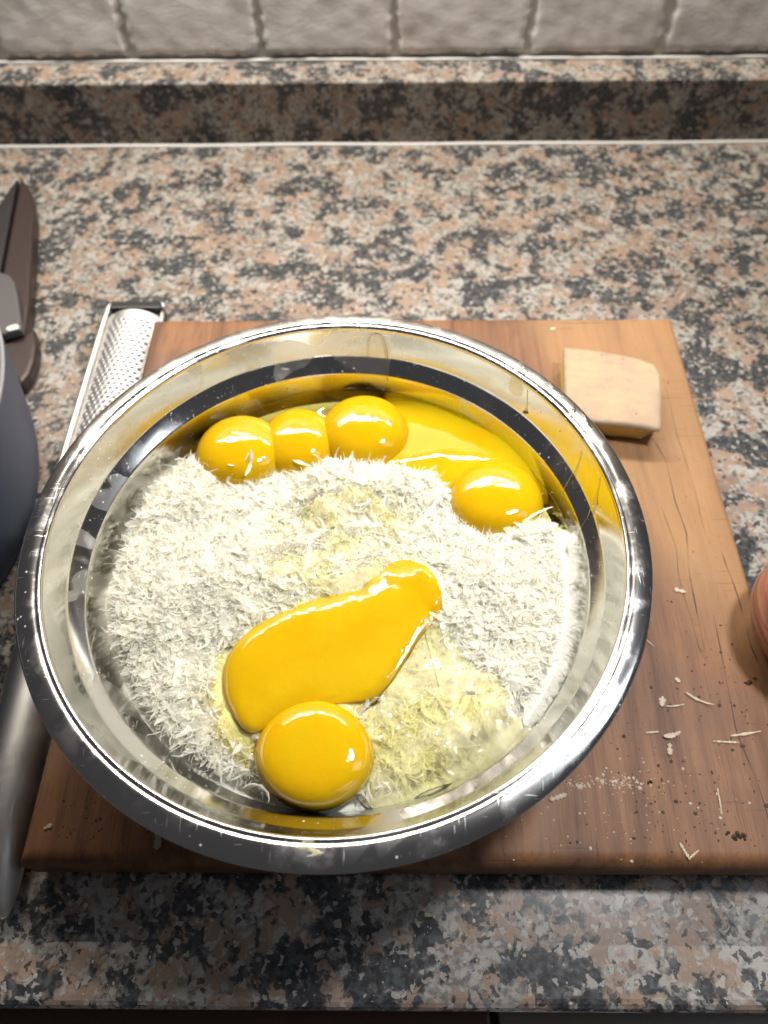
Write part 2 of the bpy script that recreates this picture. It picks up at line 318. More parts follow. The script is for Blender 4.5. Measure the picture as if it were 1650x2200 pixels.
# ------------------------------------------------------------------ setting: worktop, upstand, wall, cabinet
CZ = -2.6
ct = obj('countertop', *boxv(-75, 75, -.35, 61.6, CZ-3, CZ), m_gran, None, False); bevelled(ct, .45, 4); tag(ct, kind='structure')
us = obj('granite_upstand', *boxv(-75, 75, 58.15, 61.55, CZ+.004, 2.35), m_gran, None, False); bevelled(us, .12, 2); tag(us, kind='structure')
def strip(name, y, z, r, parent):
    xs = np.linspace(-70, 70, 60); nz = SN(3, .4); v, f = tube([(x, y, z+.02*nz(x, 0)) for x in xs], r, 6); return obj(name, v, f, m_seal, parent)
strip('sealant', 58.1, CZ+.02, .17, ct); strip('sealant', 61.35, 2.42, .16, us)
wall = obj('kitchen_wall', *boxv(-75, 75, 61.6, 64, -5.6, 60), m_grout, None, False); tag(wall, kind='structure')
nA, nB, nE = SN(21, .9), SN(22, 3.2), SN(23, 5.0)
for row in range(2):
    for col in range(-4, 4):
        x0 = .13+col*10.2+.16; x1 = x0+9.88; z0 = (2.75 if row == 0 else 12.95); z1 = z0+9.75; n = 34
        u = np.linspace(0, 1, n); U, V = np.meshgrid(u, u)
        ed = np.minimum(np.minimum(U, 1-U), np.minimum(V, 1-V))*9.76
        X = x0+U*(x1-x0); Z = z0+V*(z1-z0)
        jx = .10*nE(Z*1.3+col*7, Z*0+row)*np.exp(-np.minimum(U, 1-U)*20)*np.sign(.5-U); jz = .13*nE(X*1.1, X*0+row*9)*np.exp(-V*22)
        Y = 61.36-.17*np.clip(ed/.4, 0, 1)**.5-.03*nA(X+col*3, Z)-.015*nB(X+col*5, Z)
        Y = np.where(ed < 1e-6, 61.62, Y)
        vv = np.stack([X+jx, Y, Z+jz], -1).reshape(-1, 3)
        ff = [(j*n+i, j*n+i+1, (j+1)*n+i+1, (j+1)*n+i) for j in range(n-1) for i in range(n-1)]
        obj('tile', vv, ff, m_tile, wall)
cab = obj('cabinet', *boxv(-75, 75, .6, 58, -40, CZ-3.05), m_cab, None, False); tag(cab, kind='structure')
box('drawer_front', -60, 4.1, -1.35, .55, -20, -6.1, m_cab, cab, .15); box('appliance_front', 4.4, 60, -1.25, .55, -20, -6.0, m_cab2, cab, .12)
v, f = tube([(3.9+7.4*t, -1.4-.9*math.sin(math.pi*t)**.6, -6.9) for t in np.linspace(0, 1, 24)], .28, 8); obj('handle', v, f, m_brush, cab)

# ------------------------------------------------------------------ cutting board
board = thing('cutting_board', 'thick worn brown wooden board under the steel bowl', 'cutting board', (0, 0, CZ))
BX0, BX1, BY0, BY1 = -14.72, 17.02, 4.35, 35.05
nW = SN(31, .35)
def btop(X, Y):
    dx = np.minimum(X-BX0, BX1-X); df = Y-BY0; db = BY1-Y
    def rr(d, r): d = np.clip(d, 0, r); return r-np.sqrt(np.maximum(r*r-(r-d)**2, 0))
    return -np.maximum(np.maximum(rr(dx, .35), rr(df, .62)), rr(db, .4))
bounds = [(BX0, BX0), (BX1, BX1)]
ys = np.unique(np.r_[BY0+.62*(1-np.cos(np.linspace(0, math.pi/2, 8))), np.linspace(BY0+.62, BY1-.4, 60), BY1-.4*(1-np.cos(np.linspace(0, math.pi/2, 7)))])
for i in range(1):
    (a0, a1), (b0, b1) = bounds[i], bounds[i+1]; v, f = [], []; ny = len(ys)
    uu = np.unique(np.r_[(1-np.cos(np.linspace(0, math.pi/2, 7)))*.012, np.linspace(.06, .94, 60), 1-(1-np.cos(np.linspace(0, math.pi/2, 7)))*.012]); nx = len(uu)
    for y in ys:
        t = (y-BY0)/(BY1-BY0); xa = a0+(a1-a0)*t+(.008 if i else 0); xb = b0+(b1-b0)*t-0
        X = xa+(xb-xa)*uu; Z = btop(X, np.full(nx, y)) + (.012*(i % 2))
        v += [(x, y, z) for x, z in zip(X, Z)]
    for j in range(ny-1):
        for k_ in range(nx-1): f.append((j*nx+k_, j*nx+k_+1, (j+1)*nx+k_+1, (j+1)*nx+k_))
    n0 = len(v); ring = [k_ for k_ in range(nx)] + [j*nx+nx-1 for j in range(1, ny)] + [(ny-1)*nx+k_ for k_ in range(nx-2, -1, -1)] + [j*nx for j in range(ny-2, 0, -1)]
    cxm = sum(v[q][0] for q in ring)/len(ring)
    low = []
    for q in ring:
        x, y, z = v[q]; yy = y+.22 if y < BY0+.01 else y; low.append((x, y, -1.9))
    v += low; m_ = len(ring)
    v += [((x+.35 if x < BX0+.1 else (x-.35 if x > BX1-.1 else x)), min(max(y, BY0+.4), BY1-.3), CZ+.01) for x, y, z in low]
    for k_ in range(m_):
        q = (k_+1) % m_; f.append((ring[q], ring[k_], n0+k_, n0+q)); f.append((n0+q, n0+k_, n0+m_+k_, n0+m_+q))
    f.append(tuple(n0+m_+k_ for k_ in range(m_)))
    o = recalc(obj('slab', v, f, m_woods[0], board)); o['tint'] = float(.3+i*.7)
def crack(pts, wid, z=.012):
    P = np.asarray(pts, float); t = np.linspace(0, 1, len(P)); tt = np.linspace(0, 1, 60); x = np.interp(tt, t, P[:, 0])+.02*SN(len(pts)*3, 1.2)(tt*9, 0); y = np.interp(tt, t, P[:, 1])
    ww = .7*wid*np.sin(math.pi*np.clip(tt*.96+.02, 0, 1))**.5*(.75+.4*SN(5, 3)(tt*9, 1)); ww = np.clip(ww, .006, 1); v, f = [], []
    for i in range(60):
        zz = float(btop(np.array(x[i]), np.array(y[i])))+z; v += [(x[i]-ww[i]/2, y[i], zz), (x[i]+ww[i]/2, y[i], zz)]
    for i in range(59): f.append((2*i, 2*i+1, 2*i+3, 2*i+2))
    return obj('crack', v, f, m_crack, board)
crack([(14.03, 25.64), (14.49, 24.03), (14.46, 21.5), (14.62, 19.59), (14.29, 17.33), (14.21, 15.65), (14.09, 13.43)], .07)
crack([(13.66, 21.21), (13.87, 18.68), (13.75, 17.33), (13.81, 14.84), (13.84, 13.5), (14.1, 12.74)], .04)
crack([(16.01, 18.5), (16.23, 16.9), (16.23, 15.65), (16.21, 13.66), (16.54, 11.88)], .08)
crack([(14.91, 15.12), (14.66, 11.62), (14.62, 9.77), (14.91, 7.81), (14.98, 6.19), (15.2, 5.2)], .06)
crack([(15.5, 30), (15.42, 26), (15.55, 22), (15.5, 19.5)], .03)
crack([(4.24, 5.6), (4.3, 5.0), (4.34, 4.62), (4.36, 4.45)], .03); crack([(8.0, 5.3), (8.02, 4.8), (8.04, 4.5)], .025)

# ------------------------------------------------------------------ mixing bowl
BC = (-2.24, 15.2)
bowl = thing('mixing_bowl', 'wide polished stainless steel bowl holding grated cheese and eggs', 'bowl', (BC[0], BC[1], 0))
inner = [(0.001, .36), (4, .37), (6.2, .45), (7.4, .85), (8.4, 1.7), (9.1, 2.7), (9.52, 3.6), (9.80, 4.5), (10.02, 5.15), (10.09, 5.36), (10.12, 5.42), (10.17, 5.47),
         (10.56, 5.97), (10.60, 6.03), (10.63, 6.12), (10.80, 6.6), (10.96, 7.1), (11.02, 7.28)]
rimp = [(11.02, 7.28), (11.03, 7.37), (11.07, 7.44), (11.13, 7.475), (11.19, 7.47), (11.23, 7.455), (11.28, 7.47), (11.36, 7.50), (11.5, 7.49), (11.68, 7.43), (11.84, 7.33), (11.95, 7.2), (12.0, 7.05), (11.98, 6.92), (11.9, 6.84), (11.8, 6.86), (11.74, 6.95)]
outer = [(11.2, 7.2), (11.1, 7.0), (10.75, 5.95), (10.25, 5.35), (9.93, 4.5), (9.64, 3.6), (9.22, 2.65), (8.5, 1.6), (7.5, .72), (6.3, .2), (6.1, .02), (5.6, .02), (5.3, .18), (.001, .2)]
rimp = [(r if r < 11.3 else 11.3+(r-11.3)*1.09, z if r < 11.3 else 7.5-(7.5-z)*.62) for r, z in rimp]
def fineprof(p, n=3):
    out = [p[0]]
    for a, b in zip(p[:-1], p[1:]):
        for k_ in range(1, n+1): out.append((a[0]+(b[0]-a[0])*k_/n, a[1]+(b[1]-a[1])*k_/n))
    return out
def spline(p, sub=4):
    P = np.asarray(p, float); out = []
    for i in range(len(P)-1):
        p0, p1, p2, p3 = P[max(i-1, 0)], P[i], P[i+1], P[min(i+2, len(P)-1)]
        for t in np.linspace(0, 1, sub, endpoint=False): out.append(tuple(.5*(2*p1+(p2-p0)*t+(2*p0-5*p1+4*p2-p3)*t*t+(3*p1-p0-3*p2+p3)*t**3)))
    return out+[tuple(P[-1])]
lathe('body', inner, m_steel, bowl, 256, centre=BC); lathe('outer_shell', outer, m_steel, bowl, 160, centre=BC)
lathe('rim', spline(rimp, 3), m_rim, bowl, 256, centre=BC)
ri, zi = np.array([p[0] for p in inner]), np.array([p[1] for p in inner])
def wall_r(z): return float(np.interp(z, zi, ri))
def wallpt(phi, z, off=.0): a = math.radians(phi); r = wall_r(z)-off; return (BC[0]+r*math.cos(a), BC[1]+r*math.sin(a), z)

# ------------------------------------------------------------------ contents of the bowl
bx_ = np.array([-13, -9.6, -8.56, -7.25, -5.15, -3.0, -.9, 1.6, 2.3, 2.75, 4.5, 6.9, 9]); by_ = np.array([21.4, 21.2, 19.9, 19.5, 19.6, 19.95, 19.85, 19.5, 18.6, 17.2, 16.5, 16.9, 17.3])
nh1, nh2, nh3 = SN(41, .75), SN(42, 2.2), SN(43, 5.0)
def H(x, y):
    x = np.asarray(x, float); y = np.asarray(y, float); r = np.hypot(x-BC[0], y-BC[1])
    h = 4.95-.45*(r/9.5)**2+.16*nh1(x, y)+.05*nh2(x, y)
    h = h+.25*np.exp(-((x+8)**2+(y-13)**2)/14)+.3*np.exp(-((x-4.5)**2+(y-13)**2)/9)-.25*np.exp(-((x+1)**2+(y-12)**2)/16)
    e = np.clip((9.3-r)/.9, 0, 1); h = h-(1-e)**2*.48
    back = np.clip((y-np.interp(x, bx_, by_)+.1)/1.3, 0, 1); back = back*back*(3-2*back)
    return h*(1-back)+(2.6+.1*nh1(x, y))*back
g = 120; rr_ = np.linspace(0, 1, 46)**.8*9.6; th = np.linspace(0, 2*math.pi, g, endpoint=False)
X = BC[0]+rr_[:, None]*np.cos(th); Y = BC[1]+rr_[:, None]*np.sin(th); Z = H(X, Y)-.06+.04*nh3(X, Y)
rim_lim = np.interp(rr_, ri, zi)[:, None]+.03; Z = np.maximum(Z, rim_lim)
zl = Z[-1]; rl = np.interp(zl, zi, ri)+.04; X = np.vstack([X, BC[0]+rl*np.cos(th)]); Y = np.vstack([Y, BC[1]+rl*np.sin(th)]); Z = np.vstack([Z, zl-.05]); rr_ = np.r_[rr_, 9.8]
v = np.stack([X, Y, Z], -1).reshape(-1, 3); f = [(i*g+j, (i+1)*g+j, (i+1)*g+(j+1) % g, i*g+(j+1) % g) for i in range(len(rr_)-1) for j in range(g)]
cheese = thing('grated_cheese', 'pale heap of fine grated cheese filling the steel bowl', 'grated cheese', (BC[0], BC[1], 1)); cheese['kind'] = 'stuff'
bed = obj('cheese_bed', v, f, m_mound, cheese); bed['kind'] = 'stuff'

Y6 = [(-6.48, 10.38), (-6.31, 11.12), (-5.7, 12.09), (-4.48, 12.85), (-3.05, 13.5), (-1.94, 13.75), (-1.2, 13.8), (-0.95, 14.4), (-.4, 15.05), (0.3, 15.35), (1.05, 15.2), (1.65, 14.65), (1.95, 13.95), (2.0, 13.2), (1.75, 12.6), (1.2, 12.1), (.75, 11.4), (0.3, 10.6), (-.2, 9.85), (-0.8, 9.3), (-2.0, 9.15), (-3.16, 9.05), (-4.14, 8.65), (-4.77, 8.1), (-5.28, 8.0), (-5.85, 8.55), (-6.35, 9.47)]
Y4 = [(-.6, 24.75), (0.13, 24.85), (1.94, 24.42), (3.7, 23.6), (5.17, 22.45), (6.14, 21.2), (6.7, 19.96), (6.85, 18.93), (5.24, 17.9), (2.9, 18.2), (2.42, 18.9), (0.74, 19.0), (-0.93, 19.3), (-1.4, 20.5), (-1.2, 22.5)]
W2 = [(1.02, 13.0), (2.3, 12.2), (2.9, 11.0), (4.0, 10.4), (4.95, 9.0), (4.7, 7.5), (3.3, 6.7), (1.2, 6.3), (0.4, 5.7), (-0.95, 5.5), (-1.3, 6.98), (-1.4, 8.7), (-.6, 9.45), (.15, 10.4), (.75, 11.5), (1.2, 12.3)]
W1 = [(-3.95, 18.7), (-2.55, 19.2), (0.12, 19.0), (1.2, 17.8), (0.95, 15.6), (-0.6, 13.9), (-2.7, 13.3), (-4.9, 13.6), (-5.7, 15.0), (-5.4, 17.4)]
W3 = [(-7.5, 9.3), (-7.4, 10.5), (-6.8, 11.6), (-5.6, 12.7), (-3.8, 13.6), (-1.5, 14.1), (-.6, 12), (-1.2, 9), (-.6, 6.2), (-2.6, 5.9), (-4.9, 6.6), (-6.3, 7.6), (-7.1, 8.4)]
W4 = [(-9.2, 21.4), (-8.0, 22.9), (-6.4, 23.95), (-4.64, 24.6), (-2.85, 25.0), (-1.59, 25.1), (0.59, 24.95), (2.63, 24.25), (4.7, 22.7), (6.2, 20.9), (7.1, 18.9), (7.3, 17.4), (6.9, 16.6), (4.5, 16.0), (2.2, 18.0), (-0.9, 19.4), (-5.1, 19.2), (-8.0, 19.9)]
def shreds(n, xy, lift, lenr, widr, curl, flat=.35, seg=6, seed=1, z=None, az=None, roll=.5):
    """curled thin ribbons; returns verts, faces"""
    r = np.random.default_rng(seed); x, y = xy; n = len(x)
    base = (H(x, y)+.045*nh3(x, y)*(np.hypot(x-BC[0], y-BC[1]) < 9) if z is None else z)+r.uniform(*lift, n)
    a = r.uniform(0, 2*math.pi, n) if az is None else az; el = r.normal(0, flat, n)
    T = np.stack([np.cos(a)*np.cos(el), np.sin(a)*np.cos(el), np.sin(el)], 1)
    side = np.cross(T, [0, 0, 1.]); side /= np.linalg.norm(side, axis=1)[:, None]; nn = np.cross(side, T)
    ro = r.normal(0, roll, n); Wd = side*np.cos(ro)[:, None]+nn*np.sin(ro)[:, None]; Nn = np.cross(Wd, T)
    L = r.gamma(3.2, 1/3.2, n)*(lenr[1]-lenr[0])*.5+lenr[0]; wd = r.gamma(2.2, 1/2.2, n)*(widr[1]-widr[0])*.5+widr[0]
    kap = r.normal(0, curl*.6, n); kap2 = r.normal(0, curl, n); tw = r.normal(0, .4, n)
    s = np.linspace(-.5, .5, seg+1); pos = np.zeros((n, 3)); P = []
    for i, si in enumerate(s):
        a1 = kap*si*L; a2 = kap2*si*L; D = T*(np.cos(a1)*np.cos(a2))[:, None]+Nn*(np.sin(a1)*np.cos(a2))[:, None]+Wd*np.sin(a2)[:, None]
        if i: pos = pos+D*(L/seg)[:, None]
        wi = wd*(1-.6*abs(2*si)**4)*r.uniform(.6, 1.3, n)
        W0 = Wd*np.cos(a2)[:, None]-T*(np.sin(a2)*np.cos(a1))[:, None]-Nn*(np.sin(a2)*np.sin(a1))[:, None]; N0 = np.cross(W0, D)
        Wt = W0*np.cos(tw*si*2)[:, None]+N0*np.sin(tw*si*2)[:, None]
        P.append((pos-Wt*wi[:, None]/2, pos+Wt*wi[:, None]/2))
    mid = P[seg//2][0]*.5+P[seg//2][1]*.5; c0 = np.stack([x, y, base], 1)-mid
    V = np.stack([np.stack([a_+c0, b_+c0], 1) for a_, b_ in P], 1)      # n, seg+1, 2, 3
    idx = np.arange(n*(seg+1)*2).reshape(n, seg+1, 2)
    F = np.stack([idx[:, :-1, 0], idx[:, :-1, 1], idx[:, 1:, 1], idx[:, 1:, 0]], -1).reshape(-1, 4)
    return V.reshape(-1, 3), F
def fast_obj(name, V, F, mat, parent):
    me = bpy.data.meshes.new(name); V = np.asarray(V)*S-np.array(parent.location); me.vertices.add(len(V)); me.vertices.foreach_set('co', V.astype(np.float32).ravel())
    k_ = F.shape[1]; me.loops.add(F.size); me.loops.foreach_set('vertex_index', F.astype(np.int32).ravel()); me.polygons.add(len(F))
    me.polygons.foreach_set('loop_start', np.arange(0, F.size, k_, dtype=np.int32)); me.polygons.foreach_set('use_smooth', np.ones(len(F), bool)); me.update(calc_edges=True); me.validate()
    me.materials.append(mat); o = bpy.data.objects.new(name, me); C.objects.link(o); o.parent = parent; o['kind'] = 'stuff'; return o
def shrink(poly, k_): P = np.asarray(poly); c_ = P.mean(0); return [tuple(c_+(p-c_)*k_) for p in P]
def scatter(n, rmax, seed, wet=False):
    r = np.random.default_rng(seed); out = []
    x = np.zeros(0); y = np.zeros(0)
    while len(x) < n:
        rad = rmax*np.sqrt(r.uniform(0, 1, n*2)); a = r.uniform(0, 2*math.pi, n*2); X, Y = BC[0]+rad*np.cos(a), BC[1]+rad*np.sin(a)
        ok = (Y < np.interp(X, bx_, by_)+.25) & ~inside(X, Y, shrink(Y6, 1.09)) & (np.hypot((X+2.8)/1.95, (Y-7.45)/1.8) > 1) & (np.hypot((X-4.55)/1.75, (Y-18.4)/1.75) > 1) & (np.hypot((X+7.05)/1.7, (Y-21.1)/1.65) > 1)
        under = inside(X, Y, W1) | inside(X, Y, W2) | inside(X, Y, W3); ok &= under if wet else (~under | (r.uniform(size=len(X)) < .12))
        x = np.r_[x, X[ok]]; y = np.r_[y, Y[ok]]
    return x[:n], y[:n]
V, F = shreds(0, scatter(32000, 8.98, 1), (-.10, .16), (.45, 1.6), (.025, .085), 2.2, .17, seed=2, seg=7); fast_obj('shred_mass', V, F, m_shred, cheese)
V, F = shreds(0, scatter(5200, 9.05, 5), (-.02, .22), (.4, 1.4), (.09, .34), 1.8, .24, seed=6); fast_obj('flake_mass', V, F, m_shred, cheese)
V, F = shreds(0, scatter(6500, 9.0, 8, True), (-.16, .04), (.4, 1.3), (.05, .22), 1.6, .12, seed=9); fast_obj('wet_shred_mass', V, F, m_wet, cheese)
# fringe along the steel wall
r_ = np.random.default_rng(12); a = r_.uniform(math.radians(150), math.radians(385), 1700); rad = r_.normal(8.98, .14, 1700)
fx, fy = BC[0]+rad*np.cos(a), BC[1]+rad*np.sin(a); keep = (np.hypot((fx+2.8)/2.1, (fy-7.45)/2.0) > 1); fx, fy, a = fx[keep], fy[keep], a[keep]
V, F = shreds(0, (fx, fy), (-.35, .25), (.3, 1.0), (.03, .14), 2.2, .5, seed=13, z=np.full(len(fx), 4.3), az=a+r_.normal(0, .7, len(a))); fast_obj('fringe_mass', V, F, m_shred, cheese)

# ---- yolks
def ellipsoid(name, c_, a, b, h, mat, label, seed, squash=.0, group='egg yolks in the bowl'):
    nu, nv = 72, 40; v, f = [], []; nz = SN(seed, .9)
    for j in range(nv+1):
        p = -math.pi/2+math.pi*j/nv
        for i in range(nu):
            u = 2*math.pi*i/nu; cc = math.copysign(abs(math.cos(p))**.9, math.cos(p)); x = a*math.cos(u)*cc; y = b*math.sin(u)*cc; z = h*math.sin(p)
            k_ = 1+.018*float(nz(np.array(x*1.2), np.array(y*1.2+z))); v.append((c_[0]+x*k_, c_[1]+y*k_, c_[2]+z*(1-squash*max(0, math.sin(p))**3)*k_))
    for j in range(nv):
        for i in range(nu): f.append((j*nu+i, j*nu+(i+1) % nu, (j+1)*nu+(i+1) % nu, (j+1)*nu+i))
    o = obj(name, v, f, mat, None, loc=(c_[0], c_[1], c_[2]-h)); return tag(o, label, 'egg yolk', group)
ellipsoid('egg_yolk', (-7.0, 21.15, 4.55), 2.08, 1.95, 1.25, m_yolk, 'round whole yolk at the left end of the back row, strand of white across it', 51, .12)
ellipsoid('egg_yolk', (-4.4, 21.7, 4.4), 1.8, 1.9, 1.2, m_yolk, 'small whole yolk squeezed between two larger yolks at the back', 52, .1)
ellipsoid('egg_yolk', (-1.35, 22.25, 4.5), 2.1, 2.1, 1.32, m_yolk, 'tall round yolk at the back centre beside the spread out yolk', 53, .1)
ellipsoid('egg_yolk', (4.58, 18.45, 4.6), 2.06, 2.05, 1.15, m_yolk, 'round whole yolk at the right near the steel wall', 54, .15)
ellipsoid('egg_yolk', (-2.8, 7.4, 4.65), 2.12, 1.95, 1.08, m_yolk, 'large whole yolk at the front nearest the rim', 55, .2)
ny = SN(61, .8)
v, f = blob(Y4, (2.4, 21.3), lambda x, y, t: 4.2+.6*np.sqrt(np.clip(1-t**2.4, 0, 1))+.05*ny(x, y)-.10*(np.asarray(y)-21.3)*(1-t)-.35*(t > .999), 30, 150)
tag(obj('egg_yolk', v, f, m_yolkpool, None, loc=(2.4, 21.3, 3.9)), 'wide flat spread yolk along the back right steel wall', 'egg yolk', 'egg yolks in the bowl')
def edge_dist(x, y, P):
    A = np.asarray(P, float); B = np.roll(A, -1, 0); p = np.stack([np.atleast_1d(x), np.atleast_1d(y)], -1)[:, None]; ab = (B-A)[None]; t = np.clip(((p-A)*ab).sum(-1)/((ab**2).sum(-1)+1e-12), 0, 1)
    return np.linalg.norm(p-(A+t[..., None]*ab), axis=-1).min(1)
Y6s = smooth_poly(Y6, 180, 2); nw0 = SN(64, 1.5)
def y6z(x, y, t):
    d = edge_dist(x, y, Y6s); lft = np.clip((-2.6-np.asarray(x))/3, 0, 1); q = np.clip(d/(.95-.35*lft), 0, 1); z = 4.92+(.09+.24*lft)*np.sqrt(1-(1-q)**2)+.16*(1-np.exp(-d/1.2))+.03*nw0(x, y)+.02*ny(x, y)+.06*np.asarray(y-11.5)*-.1-.3*(t > .999)
    z = np.where(d > .02, np.maximum(z, H(x, y)+.10*np.clip(d/.3, 0, 1)), z)
    return z if np.ndim(x) else float(np.ravel(z)[0])
v, f = blob(Y6, (-2.6, 11.45), y6z, 30, 180)
oy = obj('egg_yolk', v, f, m_yolk2, None, loc=(-2.6, 11.45, 4.4)); va = np.array(v); dd = edge_dist(va[:, 0], va[:, 1], Y6s)
sd = np.clip((va[:, 0]+1.9)/1.2, 0, 1)*np.clip((14.0-va[:, 1]+(va[:, 0])*.2)/1.2, 0, 1)
at = oy.data.attributes.new('thin', 'FLOAT', 'POINT'); at.data.foreach_set('value', (np.clip(1-dd/.55, 0, 1)*(.12+.6*sd)).astype(np.float32))
tag(oy, 'long broken yolk smeared across the middle of the cheese', 'egg yolk', 'egg yolks in the bowl')

# ---- egg whites
nw1, nw2, nw3 = SN(71, 1.6), SN(72, 3.5), SN(73, 4.4)
v, f = blob(W1, (-2.3, 16.3), lambda x, y, t: H(x, y)+.10*nw1(x, y)+.05*nw2(x, y)+.23-.45*np.clip(t-.7, 0, 1)/.3, 40, 160)
tag(obj('egg_white', v, f, m_film, None, loc=(-2.3, 16.3, 4.6)), 'thin wet egg white soaking into the cheese behind the broken yolk', 'egg white', 'egg whites in the bowl')
v, f = blob(W2, (1.9, 8.9), lambda x, y, t: H(x, y)*.75+4.75*.25+.04+.34*np.sqrt(np.clip(1-t**3, 0, 1))+.045*nw3(x, y)-.2*(t > .999), 34, 160)
tag(obj('egg_white', v, f, m_gel, None, loc=(1.9, 8.9, 4.4)), 'thick clear yellowish egg white beside the front yolk at the right', 'egg white', 'egg whites in the bowl')
m_around = film('egg_white_around', (.97, .93, .60), (110, 330), .28, .003, .10, .02)
v, f = blob(W3, (-3.8, 9.9), lambda x, y, t: H(x, y)*.6+4.72*.4-.06+.2*np.sqrt(np.clip(1-t**5, 0, 1))+.03*nw3(x, y)-.4*(t > .999), 34, 160)
tag(obj('egg_white', v, f, m_around, None, loc=(-3.8, 9.9, 4.4)), 'clear egg white around the broken yolk and the front yolk', 'egg white', 'egg whites in the bowl')
def w4z(x, y, t): r = np.hypot(x-BC[0], y-BC[1]); return 4.35+.25*np.exp(-np.clip(9.75-r, 0, 9)/.3)+.03*nw1(x, y)
v, f = blob(W4, (0, 21.6), w4z, 34, 180)
tag(obj('egg_white', v, f, m_pool, None, loc=(0, 21.6, 4.2)), 'clear pool of egg white around the back row of yolks', 'egg white', 'egg whites in the bowl')

m_strand = film('egg_strand', (.98, .95, .8), (300, 700), .6, .002, .38, .06)
# ---- drips and smears
def drip(pts, rad, label, mat=None):
    P = [wallpt(p, z, .02) for p, z in pts]; v, f = tube(spline(P, 5), np.interp(np.linspace(0, 1, (len(P)-1)*5+1), np.linspace(0, 1, len(rad)), rad), 8)
    c_ = np.array(P).mean(0); tag(obj('egg_white_drip', v, f, mat or m_drip, None, loc=tuple(c_)), label, 'egg white drip', 'egg white drips on the bowl wall')
drip([(84.3, 6.0), (84.2, 6.7), (83.6, 7.05), (82.3, 7.15), (80.9, 7.0), (79.9, 6.5), (79.2, 5.9), (78.6, 5.2)], [.05, .06, .07, .07, .07, .08, .07, .05], 'looped clear drip hanging at the back of the bowl wall')
drip([(42, 7.2), (40.8, 6.7), (40.2, 6.4), (40.0, 6.25)], [.015, .02, .05, .13], 'short drip ending in a bead on the right back bowl wall')
drip([(14, 7.2), (11.5, 6.6), (10.3, 6.3), (8.5, 5.8), (6.5, 5.3), (4.5, 4.9)], [.02, .03, .12, .03, .03, .11], 'long thin drip running down the right bowl wall')
drip([(22, 7.0), (20.5, 6.4), (19, 5.6), (18, 5.2)], [.03, .04, .04, .06], 'forked drip on the right bowl wall beside the right yolk')
def rimz(r): P = np.array(rimp[:13]); return float(np.interp(r, P[:, 0], P[:, 1]))
def smear(phi, dphi, r0, r1, label, seed):
    nz = SN(seed, 3); v, f = [], []; n, m_ = 14, 9
    for i in range(n):
        for j in range(m_):
            u, q = i/(n-1), j/(m_-1); ph = math.radians(phi+dphi*(u-.5)*(.5+.5*math.sin(math.pi*q))*(1+.25*float(nz(np.array(q*3), np.array(u*2))))+.8*float(nz(np.array(q*2), 0)))
            r = r0+(r1-r0)*q; v.append((BC[0]+r*math.cos(ph), BC[1]+r*math.sin(ph), rimz(r)+.006+.035*math.sin(math.pi*u)*math.sin(math.pi*q)))
    for i in range(n-1):
        for j in range(m_-1): f.append((i*m_+j, (i+1)*m_+j, (i+1)*m_+j+1, i*m_+j+1))
    c_ = np.array(v).mean(0); tag(obj('egg_white_smear', v, f, m_smear, None, loc=tuple(c_)), label, 'egg white smear', 'dried egg white smears on the bowl rim')
smear(46, 1.0, 11.2, 11.95, 'thin white smear across the rim nearest the cheese wedge corner', 81); smear(38, 5, 11.35, 11.9, 'broad cloudy smear on the rim below the cheese wedge', 82)
smear(31, 1.0, 11.1, 11.95, 'thin streak across the rim midway down the right side', 83); smear(27, 3.0, 11.4, 11.9, 'small cloudy smear low on the right rim above the bright glint', 84)
smear(268, 2.6, 11.15, 11.6, 'small cloudy smear at the front of the rim', 85)

# ---- larger single shreds
def big_shred(c_, az, L, wd, kap, label, mat=m_flake, name='cheese_shred', group='loose cheese shreds', roll_=.3, el=.1, seed=0, cat='cheese shred'):
    if mat is m_flake: L, wd = L*.85, wd*.8
    r = random.Random(seed); seg = 12; T = np.array([math.cos(az)*math.cos(el), math.sin(az)*math.cos(el), math.sin(el)]); sd = np.cross(T, [0, 0, 1]); sd /= np.linalg.norm(sd); nn = np.cross(sd, T)
    Wd = sd*math.cos(roll_)+nn*math.sin(roll_); Nn = np.cross(Wd, T); pos = np.zeros(3); Pm = []
    top, bot = [], []
    for i in range(seg+1):
        s = i/seg-.5; th_ = kap*s
        if i: pos = pos+(T*math.cos(th_)+Nn*math.sin(th_))*L/seg
        w_ = wd*(1-.7*abs(2*s)**3.5)*r.uniform(.4, 1.4); nrm = Nn*math.cos(th_)-T*math.sin(th_); Pm.append((pos-Wd*w_/2, pos+Wd*w_/2, nrm))
    mid = (Pm[seg//2][0]+Pm[seg//2][1])/2; v = []
    for a_, b_, nr in Pm: v += [tuple(np.array(c_)+a_-mid), tuple(np.array(c_)+b_-mid), tuple(np.array(c_)+b_-mid+nr*.014), tuple(np.array(c_)+a_-mid+nr*.014)]
    f = []
    for i in range(seg):
        a_ = i*4; b_ = a_+4
        for k_ in range(4): f.append((a_+k_, a_+(k_+1) % 4, b_+(k_+1) % 4, b_+k_))
    f += [(3, 2, 1, 0), (seg*4, seg*4+1, seg*4+2, seg*4+3)]
    return tag(recalc(obj(name, v, f, mat, None, loc=tuple(c_))), label, cat, group)
big_shred((1.5, 17.3, 5.35), .9, 2.2, .28, .9, 'broad pale shred lying on the heap left of the right yolk', m_shred, seed=1)
big_shred((3.6, 14.3, 5.6), .1, 2.6, .12, 1.8, 'long arched thread on the heap below the right yolk', m_shred, seed=2, roll_=.9)
big_shred((.5, 19.5, 5.2), 2.0, 1.7, .13, 4.2, 'curled pale ring of shred on the edge of the spread yolk', m_shred, seed=3, roll_=.2)
big_shred((-4.3, 20.15, 5.2), -.6, 1.7, .2, .5, 'translucent shred leaning on the small back yolk', m_shred, seed=4)
